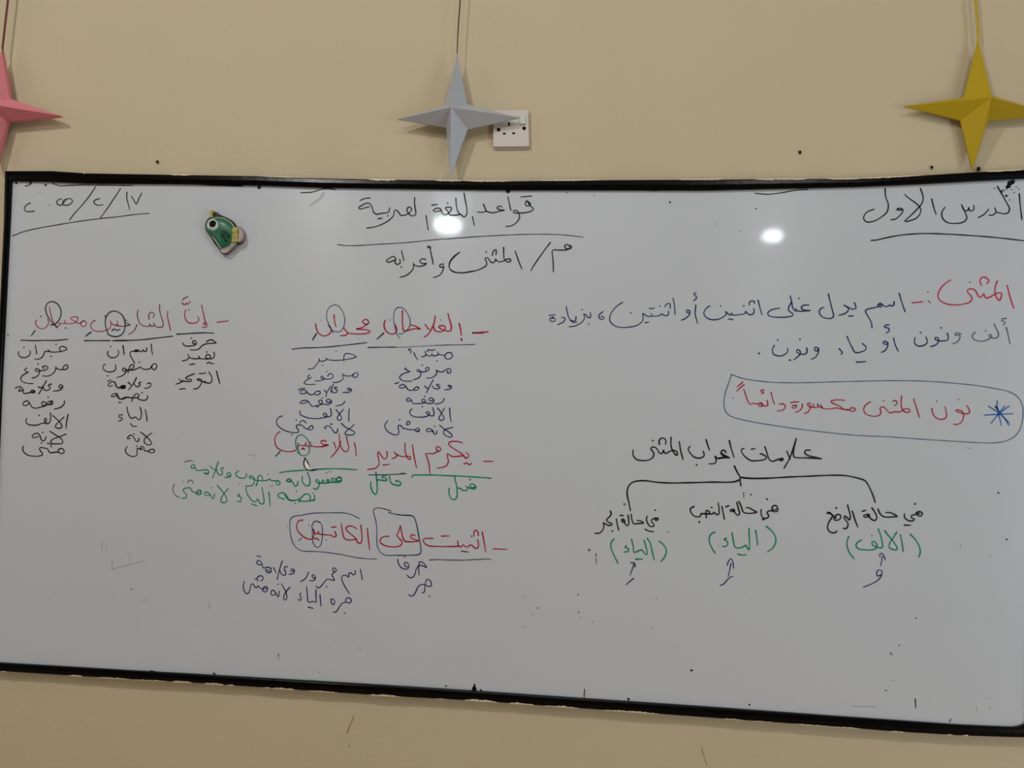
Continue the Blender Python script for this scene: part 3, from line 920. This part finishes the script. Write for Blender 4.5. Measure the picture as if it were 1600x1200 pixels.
1005 425 1030 470 1030 500 990 512 940 500 890 480 900 470 960 490 970 540 945 600 900 622 865 618
640 455 655 520 700 560 750 568 790 545 790 490 775 435
450 355 480 450 512 550
325 325 320 400 330 460 370 495 410 490 400 460 360 460 310 490 250 490 200 500 170 470 140 440 100 450 110 490 100 520 60 535 20 535
G dark_red 1.6
235 380 260 370 280 395 260 420 245 425
. 138 374
. 692 379
. 918 362
G red 1.9
T 1120 570 6.6667
1600 385 1550 420 1530 460 1550 510 1620 537
1330 370 1250 365 1190 380 1200 395 1280 430 1330 465 1380 470 1400 450 1440 455 1440 475 1410 485 1370 465 1330 465 1250 450 1180 458 1110 455 1080 410
1095 450 1060 430 1045 405 1055 440 1020 445 1005 405
1015 440 970 440 945 410 960 395 980 420 975 450 950 490 910 508
890 410 890 440 860 480 815 495
830 425 790 425 790 450 825 445 830 425 800 422
770 395 810 388 855 385
655 410 700 410 715 435 690 470 625 482
565 285 580 350 600 410
490 262 460 265 465 280 490 285 485 295 460 300
525 370 530 420 500 430 470 420 450 400 435 410 450 435 480 420 460 395 420 410 380 400 350 412 320 370 300 310 280 255
270 180 210 232
285 205 245 240 205 275
G black 2.3
975 890 930 890 915 915 950 945 1020 960 1090 978
1090 978 950 970 850 968 805 960 800 900 830 765
828 770 800 860 760 970 700 1078
730 900 765 985
690 990 650 980 660 1000 685 995 690 975 640 985 580 1005 550 990 520 910 500 850
455 925 500 945 520 965 500 985 430 998 360 998 310 970 260 910 260 880 285 872
360 880 400 872
130 790 150 870 180 965
90 895 60 890 45 910 70 935 130 965
130 968 60 965 0 975
T 960 660 6.6667
1195 365 1130 370 1070 375 1050 350 1060 400 1050 425 985 432
1165 315 1140 290 1115 300 1110 325 1140 350 1195 365
955 180 970 230 992 290
925 300 935 345 900 370 840 365 790 320 770 275 790 248
. 857 443 1.5
675 200 690 290 715 388
590 155 590 240 605 290 650 345 655 310 620 290 580 300 530 325 510 290 500 320 470 320 440 270 400 255 380 275 410 320 400 365 360 390 300 398 230 385 195 340 195 285
470 230 465 190 490 165 525 170 538 200 530 230
. 400 190
G black 2.5
1250 455 1280 520 1310 570 1310 610 1318 662
1310 570 1360 580 1600 585
1310 595 1250 618 1000 622 800 628 550 630 430 622 330 608 240 610 180 630 145 670 132 740 150 830 168 920
T 1160 660 6.6667
0 576 100 582 200 583 330 578 500 568 700 560 950 550 1080 555 1200 580 1280 610 1330 690 1360 760 1384 835
G black 2.2
T 910 770 8
350 230 360 260 340 300 300 340 340 375 370 385 360 405 320 405 290 390 260 375 270 420 250 470 210 505 155 505
. 375 477
425 325 435 390 455 470
570 280 580 350 575 405 555 410 535 390 520 340 495 355 510 370 530 360 525 340 500 325 485 345
475 282 515 285
610 270 620 340 640 385 690 385 765 375 720 350 680 345
940 320 910 325 915 345 945 335 940 318 900 320 860 350 890 390 895 415 850 420 815 380 800 330 812 290
785 455 830 478 895 487
. 908 218
G gray_ink 1.6
170 760 175 800
172 820 175 890
. 525 143 1.8
. 85 715 2
. 1065 487
G green 2.2
395 578 360 620 355 670 385 760 445 880
550 660 530 680 575 700 570 735 520 738
615 585 635 670 648 745 700 725 740 715 775 755 800 775 810 750 795 680 770 590
810 570 845 620 870 720 898 840
665 830 750 830
960 605 1010 645 1045 700 1045 760 1020 815 980 858
G blue_dark 1.7
605 875 640 872 660 900 655 935
645 885 625 950 598 1028
640 1070 590 1110 545 1152
T 1060 770 8
610 905 630 850 658 825 680 860 690 945
658 885 640 970 622 1050
520 1158 560 1145 610 1090 650 1055 685 1045
G green 2.3
455 490 405 520 385 570 395 640 430 710 460 755
600 570 570 580 610 610 615 650 590 670 550 668
670 500 685 590 710 680 760 690 820 670 840 655 870 700 885 712 890 650 885 540 882 440
965 470 980 560 990 655
1100 420 1170 480 1215 560 1215 620 1180 690 1110 740
745 765 790 778 850 775
G black 2.3
195 172 150 200 160 250 210 295 270 295 285 255
285 262 340 265 350 320 345 270 350 220 390 240 380 262 300 262
360 262 420 265 450 245 465 265 500 270 510 230 498 125
410 185 425 182
545 170 560 250 575 335
595 175 635 160
730 120 750 200 765 260 745 280 715 260 690 220 655 210 650 225 690 235 705 222 680 200
755 108 790 180 810 240 850 255 920 255 980 242 930 215 890 190 845 185
1180 175 1170 200 1210 215 1240 190 1220 160 1185 165 1170 195 1180 230 1240 230 1240 185
1180 230 1130 225 1110 250 1130 290 1110 315 1060 315 1035 270 1035 205
1050 330 1075 338
1065 335 1080 320
. 262 365 1.6
. 1108 80 1.5
G gray_ink 1.6
815 0 818 65
. 908 22 1.5
G gray_ink 1.2
. 500 660
G black 2.4
T 1270 770 8
180 255 200 240 220 265 225 250 180 262
205 245 240 275 270 300 265 330 300 345 345 320 345 280 310 270 285 290 290 320
245 300 200 370 185 430 205 480 265 502 305 480
. 293 190
435 155 455 230 470 300 455 340 430 310 395 290 400 330 435 370 440 410 420 445 380 445
495 230 525 330 562 430
620 230 665 218
740 190 780 250 800 310 780 345 740 335 700 295 660 275 635 290 650 305 690 300 710 275 680 265
815 205 840 260 880 295 940 305 1000 300 1055 295 1000 260 950 245 910 248
1330 260 1300 260 1310 280 1350 290 1370 260 1340 235 1300 245 1280 275 1240 280 1230 310 1270 330 1250 350 1190 345 1150 310 1145 260
1145 405 1225 405
. 1278 140
G green 2.3
450 545 430 600 430 670 465 760 520 825
608 590 560 620 540 660 570 700 650 712 740 712 795 690 800 650 770 610 745 610 745 650 790 675
820 455 850 540 870 630 870 680 840 690 795 670
900 475 950 540 1000 600 1055 690 1050 710 990 705 955 680 960 630 1000 570 1050 490
1095 525 1115 620 1130 735
1220 520 1290 595 1335 680 1345 740 1330 790
G green_dark 1.4
. 738 537
1330 790 1320 810
G blue_dark 1.7
838 800 840 765 865 755 890 790 908 840
870 795 862 850 848 912
850 1025 810 1040 798 1000 820 965 860 975 865 1010 845 1060 790 1110 720 1145 630 1182
T 0 0 1
G dark_ink 1.6
. 1047 316 1.6
. 1181 326 1.2
. 1156 361 .8
. 1118 350 .8
. 904 957 1.1
. 907 965 .8
. 1080.5 1047.5 1.9
. 982 1092.5 2
. 741 1077 4
. 741 1074.5 2.6
. 741.5 1070.5 2
. 751.5 1078 1.4
. 205.5 921 1.2
. 697 1072 1.5
. 1020 982 .9
. 1026 934.5 .8
. 926 972 .9
1391 1020 1394 1023.5
. 903.5 929 1
1180 302 1200 303.5 1225 300.5 1245 297 1262 296
1040 297 1020 298 990 296
470 301 488 300 508 294.5 525 296.5
435 1022 435 1026
. 435 1030 .8
. 499 1051 .8
913.5 1077 912.5 1090
300 288 345 290 380 291
1430 1092 1431 1106
1484 1128 1486 1123
. 336 1053 1.2
235 1048 246 1050
. 928 305.5 1
. 886 301 1
1383 1078.5 1386 1079.5
. 1405 1008.5
. 1431 966
. 1560 770 1.5
. 1573 843 1.4
. 405 293 3
. 334 1052 1.5
. 1171 1101 1.5
G smudge 1.2
174 890 192 885 226 876
175 874 175 891
. 178 853
220 938 231 938
. 170 971
. 309 1023
. 303 1034
. 307 1039
328 940 326 952
. 372 975
558 1011 566 1016
. 514 1009
1391 1063 1399 1063
1332 1104 1370 1104
1526 1103 1526 1111
1547 1103 1547 1110
158 846 160 860
. 840 950 2
830 958 834 963
816 980 824 980
. 947 934
. 1148 947
. 1172 934
. 1053 1010
. 1498 846
1545 868 1550 868
1500 850 1502 858
1510 700 1520 701
. 475 1000
. 94 666
283 676 283 680
388 711 398 712 398 716
G smudge_wide 5
507 300 500 310 488 319
488 319 484 321
200 862 205 880
815 930 822 935
166 850 166 862
1540 1090 1550 1092
"""
strokes = []
ox = oy = 0; sc = 1; colr = 'black'; wd = 2
for ln in INKTEXT.strip().splitlines():
    t = ln.split()
    if not t: continue
    if t[0] == 'T': ox, oy, sc = float(t[1]), float(t[2]), float(t[3])
    elif t[0] == 'G': colr, wd = t[1], float(t[2])
    elif t[0] == '.':
        r = float(t[3]) if len(t) > 3 else wd*0.66
        strokes.append(('dot', colr, r, [(ox+float(t[1])/sc, oy+float(t[2])/sc)]))
    else:
        v = list(map(float, t))
        strokes.append(('line', colr, wd, [(ox+v[i]/sc, oy+v[i+1]/sc) for i in range(0, len(v)-1, 2)]))

LAYER = {'smudge_wide': 0.00012, 'smudge': 0.00018, 'red': 0.00025, 'crimson': 0.00025, 'dark_red': 0.00028, 'green': 0.00034}
def ribbon(V, Fc, pts, wdt, lift, caps=True):
    """flat pen line with round ends lying on the board"""
    y = BY-lift
    L = smooth_line(pts)
    W = [on_wall(p[0], p[1], y) for p in L]
    pxm = CAM.y*-1/F
    n = len(W); ph = random.uniform(0, 6)
    left, right = [], []
    for i in range(n):
        a, c = W[max(i-1, 0)], W[min(i+1, n-1)]
        t = Vector((c.x-a.x, 0, c.z-a.z))
        if t.length < 1e-9: t = Vector((1, 0, 0))
        t.normalize(); nv = Vector((-t.z, 0, t.x))
        s = i/(n-1)
        h = wdt*pxm*0.47*(1+0.12*math.sin(ph+i*0.35)+0.10*(0.5-s))
        if i == n-1: h *= 0.75
        left.append(W[i]+nv*h); right.append(W[i]-nv*h)
    base = len(V)
    for a, c in zip(left, right): V.extend([a, c])
    for i in range(n-1):
        q = base+2*i; Fc.append((q, q+1, q+3, q+2))
    if not caps: return
    for end, idx in ((W[0], 0), (W[-1], n-1)):
        disc(V, Fc, end, (left[idx]-right[idx]).length/2)
def disc(V, Fc, c, r, n=8, squash=0.0):
    b0 = len(V)
    for k in range(n):
        q = 2*math.pi*k/n
        V.append(Vector((c.x+r*math.cos(q)*(1+squash), c.y, c.z+r*math.sin(q)*(1-squash))))
    Fc.append(tuple(range(b0, b0+n)))

# strokes that touch make up one word; loose dots join the nearest word of their colour family
FAM = {'dark_red': 'red', 'crimson': 'red', 'green_dark': 'green', 'dark_ink': 'black', 'gray_ink': 'black', 'blue_gray': 'blue', 'blue_dark': 'blue', 'blue_steel': 'blue', 'blue_pen': 'blue'}
dens = [np.array(smooth_line(s[3], step=4)) for s in strokes]
par = list(range(len(strokes)))
def find(i):
    while par[i] != i: par[i] = par[par[i]]; i = par[i]
    return i
bb = [(d.min(0), d.max(0)) for d in dens]
def mind(i, j):
    return float(np.sqrt(((dens[i][:, None]-dens[j][None])**2).sum(-1)).min())
for i in range(len(strokes)):
    if strokes[i][0] == 'dot' or strokes[i][1].startswith('smudge'): continue
    for j in range(i):
        if strokes[j][0] == 'dot' or strokes[j][1] != strokes[i][1]: continue
        g = 4.5
        if (bb[i][0]-g > bb[j][1]).any() or (bb[j][0]-g > bb[i][1]).any(): continue
        if find(i) != find(j) and mind(i, j) < g: par[find(i)] = find(j)
lines_ = [i for i in range(len(strokes)) if strokes[i][0] == 'line' and not strokes[i][1].startswith('smudge')]
lens = {i: np.sqrt((np.diff(dens[i], axis=0)**2).sum(1)).sum() if len(dens[i]) > 1 else 0 for i in lines_}
big = {}
for i in lines_: big[find(i)] = big.get(find(i), 0)+lens[i]
fam = lambda i: FAM.get(strokes[i][1], strokes[i][1])
for i in range(len(strokes)):
    c = strokes[i][1]
    if c.startswith('smudge'): continue
    small = strokes[i][0] == 'dot' or (strokes[i][0] == 'line' and big[find(i)] < 16 and find(i) == i)
    if not small: continue
    best, bj = 24, None
    for j in lines_:
        if find(j) == find(i) or big.get(find(j), 0) < 16 or fam(j) != fam(i): continue
        d = mind(i, j)
        if d < best: best, bj = d, j
    if bj is not None: par[find(i)] = find(bj)
groups = {}
for i, s in enumerate(strokes):
    key = ('smudge', s[1]) if s[1].startswith('smudge') else (find(i), )
    groups.setdefault(key, []).append(i)
# what is left of single specks goes into one part of dark specks
specks = [k for k, v in groups.items() if k[0] != 'smudge' and sum(big.get(i, 0) for i in set(find(x) for x in v)) < 14]
ls = []
for k in specks: ls += groups.pop(k)
if ls: groups[('specks',)] = ls
FAMNAME = {'black': 'black', 'red': 'red', 'green': 'green', 'blue': 'dark blue', 'black_spatter': 'black'}
for key, idx in groups.items():
    V, Fc, mats, mi = [], [], [], []
    for i in idx:
        kind, c, wv, pts = strokes[i]
        if c not in mats: mats.append(c)
        n0 = len(Fc)
        lift = LAYER.get(c, 0.00045)
        if kind == 'dot':
            p = on_wall(*pts[0], BY-lift-0.00003)
            disc(V, Fc, p, wv*(-CAM.y)/F*1.0, 9, random.uniform(-0.15, 0.15))
        else:
            ribbon(V, Fc, pts, wv, lift, not c.startswith('smudge'))
        mi += [mats.index(c)]*(len(Fc)-n0)
    if key[0] == 'smudge': nm, lb = 'faint_smudge', 'faint grey wiped ink marks'
    elif key[0] == 'specks': nm, lb = 'ink_speck', 'small dark specks and scratches'
    elif fam(idx[0]) == 'black_spatter': nm, lb = 'ink_spatter', 'black spatter by the upper right corner'
    else: nm, lb = 'written_word', FAMNAME[fam(idx[0])]+' handwriting in marker'
    me = bpy.data.meshes.new(nm); me.from_pydata([tuple(v) for v in V], [], Fc)
    for c in mats: me.materials.append(M_INK[c])
    me.polygons.foreach_set('material_index', mi); me.update()
    o = bpy.data.objects.new(nm, me); COL.objects.link(o); under(o, WB)
    o['label'] = lb
    if key[0] in ('smudge', 'specks') or nm == 'ink_spatter': o['kind'] = 'stuff'

# scuffs in the paint under the board
m_scuff = mat('brown_scuff', (0.26, 0.17, 0.09), 0.8)
for pts, ww in (([(553, 1119), (549, 1129), (546, 1135), (542, 1146)], 1.5), ([(1096, 1168), (1099, 1179), (1105, 1196)], 1.1), ([(545.5, 1165), (546, 1167)], 1.8)):
    V, Fc = [], []
    ribbon(V, Fc, pts, ww, BY+0.0004)
    o = mesh('paint_scuff', V, Fc, m_scuff); o.parent = bpy.data.objects['wall_front']

# ------------------------------------------------------------------ folded paper stars
def star(label, paper, strng, center, tips, inner, yc, yt, yi, thick, string_px, loop=1.2, sr=0.0009):
    c = on_wall(*center, yc)
    T = [on_wall(*p, yt) for p in tips]      # top, right, bottom, left
    I = [on_wall(*p, yi) for p in inner]     # upper right, lower right, lower left, upper left
    r = root('paper_star', (c.x, yi, c.z), label, 'star decoration', 'folded paper stars hanging above the whiteboard')
    bk = Vector((0, thick, 0))
    for k, nm in enumerate(('top', 'right', 'bottom', 'left')):
        t, a, d = T[k], I[(k-1) % 4], I[k]
        # creased front, paper edge folded back
        V = [c, a, t, d, a+bk, t+bk, d+bk]
        Fc = [(0, 1, 2), (0, 2, 3), (1, 4, 5, 2), (2, 5, 6, 3), (4, 6, 5)]
        under(mesh('star_point', V, Fc, paper), r)
    # hanging string: two strands up to the ceiling
    top = T[0]+Vector((0, thick*0.5, 0))
    for s in (-1, 1):
        pts = [top+Vector((0, 0, -0.004))]
        for (x, y) in string_px:
            q = on_wall(x, y, yt+thick*0.5); pts.append(q+Vector((s*loop*0.001, 0, 0)))
        q = pts[-1]; d = (pts[-1]-pts[-2]).normalized()
        pts.append(q+d*((CE-0.002-q.z)/d.z))
        tube('hanging_string', pts, sr, strng, r, 6)
    return r
star('silver paper star hanging in front of the wall socket', m_silver, m_dstr, (704.5, 167.5),
     [(714, 83), (813, 184), (703.5, 276), (621, 186.5)], [(730, 163), (730.5, 202), (697, 199), (695, 165)], -0.072, -0.032, -0.030, 0.004, [(715.5, 50), (719, 0)], 0.5, 0.0010)
star('yellow paper star at the upper right above the frame', m_yellow, m_ystr, (1549, 152.5),
     [(1528.5, 62), (1650, 179), (1519.5, 266), (1413.5, 166)], [(1550.5, 149.5), (1544, 189), (1501, 188), (1506, 152)], -0.066, -0.021, -0.019, 0.004, [(1529, 58), (1526, 20), (1524.5, 0)], 1.9, 0.0017)
star('pink paper star cut off by the left edge', m_pink, m_rstr, (-20, 162),
     [(2, 80), (95, 181), (-9, 262), (-110, 187)], [(15, 154), (10.5, 189.5), (-28, 190), (-24, 153)], -0.072, -0.030, -0.028, 0.011, [(4, 74), (9, 30), (12.5, 0)], 1.5, 0.0014)

# ------------------------------------------------------------------ socket
so = root('wall_socket', on_wall(799, 203, 0), 'ivory square socket outlet with rocker switch beside the silver star', 'socket')
pl = prism('face_plate', [(770.8,174),(826,173.5),(827.5,231),(771,231.5)], -0.011, -0.002, m_plas, so, bevel=0.0016)
bx = prism('back_box', [(772,175),(825,175),(826,233.5),(772,234)], -0.004, 0.0, m_plas, so)
sw = prism('rocker_switch', [(812,180.5),(820.5,180),(821.5,194.5),(812.8,195)], -0.0155, -0.010, m_plas2, so, bevel=0.0008)
fr = prism('switch_surround', [(811,179.3),(821.4,179),(822.4,195.8),(811.8,196)], -0.0116, -0.010, m_plas2, so)
for q in ([(793.8,191.5),(796.6,191.5),(796.8,197),(794,197)], [(785.8,207.8),(790.2,207.6),(790.3,210.4),(785.9,210.6)], [(800.3,207.2),(804.8,207),(804.9,209.8),(800.4,210)]):
    prism('pin_hole', q, -0.0114, -0.010, m_hole, so)
for cx, cy in ((779.2, 202.8), (819, 200.8)):
    prism('screw_hole', [(cx+2.9*math.cos(a*math.pi/8), cy+2.9*math.sin(a*math.pi/8)) for a in range(16)], -0.0114, -0.010, m_hole, so)

# ------------------------------------------------------------------ nail holes with loose plugs in the wall
for cx, cy, rr, lb in ((247, 253.5, 2.2, 'small dark nail in the wall above the frame near the pink star'),
                       (1249.3, 238.5, 2.2, 'small dark nail in the bare wall left of the yellow star'),
                       (1455, 262, 2.0, 'small dark nail just above the frame left of the yellow star tip'),
                       (1528, 264.5, 2.6, 'small dark nail touching the bottom tip of the yellow star')):
    c = on_wall(cx, cy, 0)
    V, Fc = [], []
    prof = ((0.0, 0.45), (-0.003, 0.45), (-0.0032, 1.0), (-0.0042, 0.9), (-0.0047, 0.4))
    n = 10
    for y, k in prof:
        for a in range(n):
            q = 2*math.pi*a/n; s = rr*0.00148*k
            V.append((c.x+s*math.cos(q), c.y+y, c.z+1.25*s*math.sin(q)))
    for i in range(len(prof)-1):
        for a in range(n): Fc.append((i*n+a, i*n+(a+1) % n, (i+1)*n+(a+1) % n, (i+1)*n+a))
    Fc.append(tuple(range(n))); Fc.append(tuple(range((len(prof)-1)*n, len(prof)*n)))
    o = mesh('wall_nail', V, Fc, m_hole, smooth=True); o['label'] = lb; o['category'] = 'nail'; o['group'] = 'nails left in the wall above the board'

# ------------------------------------------------------------------ souvenir magnet
def MP(pts): return [(300+x/13.333, 320+y/13.333) for x, y in pts]
g0 = on_wall(350, 368, BY)
mg = root('fridge_magnet', g0, 'green and gold souvenir magnet with a round eye stuck on the board', 'magnet')
Y0 = BY
def sm(pts, closed=True, step=3.5): return [tuple(q) for q in smooth_line(MP(pts), closed, step)]
body_out = [(318,440),(345,345),(430,285),(560,262),(700,300),(820,380),(900,500),(905,620),(880,740),(800,860),(690,920),(615,930),(560,850),(490,740),(400,640),(335,550)]
prism('magnet_base', sm([(430,260),(560,215),(740,275),(880,360),(960,470),(1040,485),(1105,570),(1115,680),(1070,790),(1000,825),(930,850),(840,950),(740,1040),(650,1030),(600,930),(520,850),(430,700),(330,560),(310,430),(350,330)]), Y0-0.009, Y0, m_dark, mg)
prism('resin_edge', sm([(640,935),(740,900),(850,790),(890,740),(945,800),(900,860),(800,960),(740,1015),(660,1015),(630,985)]), Y0-0.017, Y0-0.008, m_resin, mg, 0.03)
prism('body_base', sm(body_out), Y0-0.018, Y0-0.008, m_green, mg, 0.02)
for seg in ([(440,292),(520,270),(600,268),(700,302),(820,382),(892,490),(902,560)], [(425,665),(490,742),(560,852),(612,925)], [(640,918),(700,905),(780,860),(850,780),(890,700)]):
    tube('cream_rim', [on_wall(x, y, Y0-0.0178) for x, y in smooth_line(MP(seg), step=3)], 0.0011, m_cream, mg, 7)
def dome(name, pts, y0, y1, m, parent, rings=5, pw=0.5):
    P = [on_wall(x, y, y0) for x, y in sm(pts)]
    n = len(P); c = sum(P, Vector())/n
    V, Fc = [], []
    for k in range(rings):
        t = k/rings; s = 1-t
        y = y0+(y1-y0)*(1-(1-t)**2)**pw
        for p in P: V.append((c.x+(p.x-c.x)*s, y, c.z+(p.z-c.z)*s))
    V.append((c.x, y1, c.z))
    for k in range(rings-1):
        for a in range(n): Fc.append((k*n+a, k*n+(a+1) % n, (k+1)*n+(a+1) % n, (k+1)*n+a))
    for a in range(n): Fc.append(((rings-1)*n+a, (rings-1)*n+(a+1) % n, rings*n))
    return under(mesh(name, V, Fc, m, smooth=True), parent)
gb = dome('green_body', [(605+(x-605)*0.976, 590+(y-590)*0.976) for x, y in body_out], Y0-0.0175, Y0-0.026, m_green, mg)
def circ_px(*a): return MP(circ(*a))
def circ(cx, cy, rx, ry, n=16): return [(cx+rx*math.cos(2*math.pi*a/n), cy+ry*math.sin(2*math.pi*a/n)) for a in range(n)]
ey = dome('eye_white', circ(464, 438, 116, 124), Y0-0.0212, Y0-0.0300, m_eyew, mg)
prism('eye_base', circ_px(464, 438, 116, 124), Y0-0.0212, Y0-0.012, m_eyew, mg)
dome('pupil', circ(435, 404, 76, 80), Y0-0.0270, Y0-0.0325, m_hole, mg)
for q in ([(615,520),(650,490),(690,560),(705,640),(690,740),(650,690),(600,680),(610,600)], [(690,520),(750,570),(800,640),(790,690),(740,690),(715,630),(690,580)], [(670,720),(730,700),(745,740),(700,775)]):
    dome('leaf_relief', q, Y0-0.0225, Y0-0.0285, m_gleaf, mg)
prism('gold_spout', MP([(430,290),(440,215),(425,195),(435,150),(470,135),(500,150),(495,200),(475,225),(500,285),(465,300)]), Y0-0.018, Y0-0.002, m_gold, mg, 0.05)
hp = [on_wall(x, y, Y0-0.010) for x, y in smooth_line(MP([(450,190),(490,160),(545,185),(590,240),(650,262),(730,285),(820,340),(900,420),(950,480)]), step=3)]
tube('handle', hp, 0.0016, m_dark, mg, 7)
for k in range(6):
    a0, a1 = 500+k*50, 552+k*50
    prism('gold_flute', MP([(895-5*abs(2.5-k), a0+4), (1010, a0-12+6*k*0.4), (1018, a1-10), (893-5*abs(2.5-k), a1-2)]), Y0-0.021-0.001*(k % 2), Y0-0.006, m_gold, mg, 0.06)
prism('resin_cap', sm([(1012,490),(1060,510),(1095,570),(1100,670),(1060,765),(1000,800),(1010,700),(1020,600)]), Y0-0.0185, Y0-0.006, m_resin, mg, 0.05)
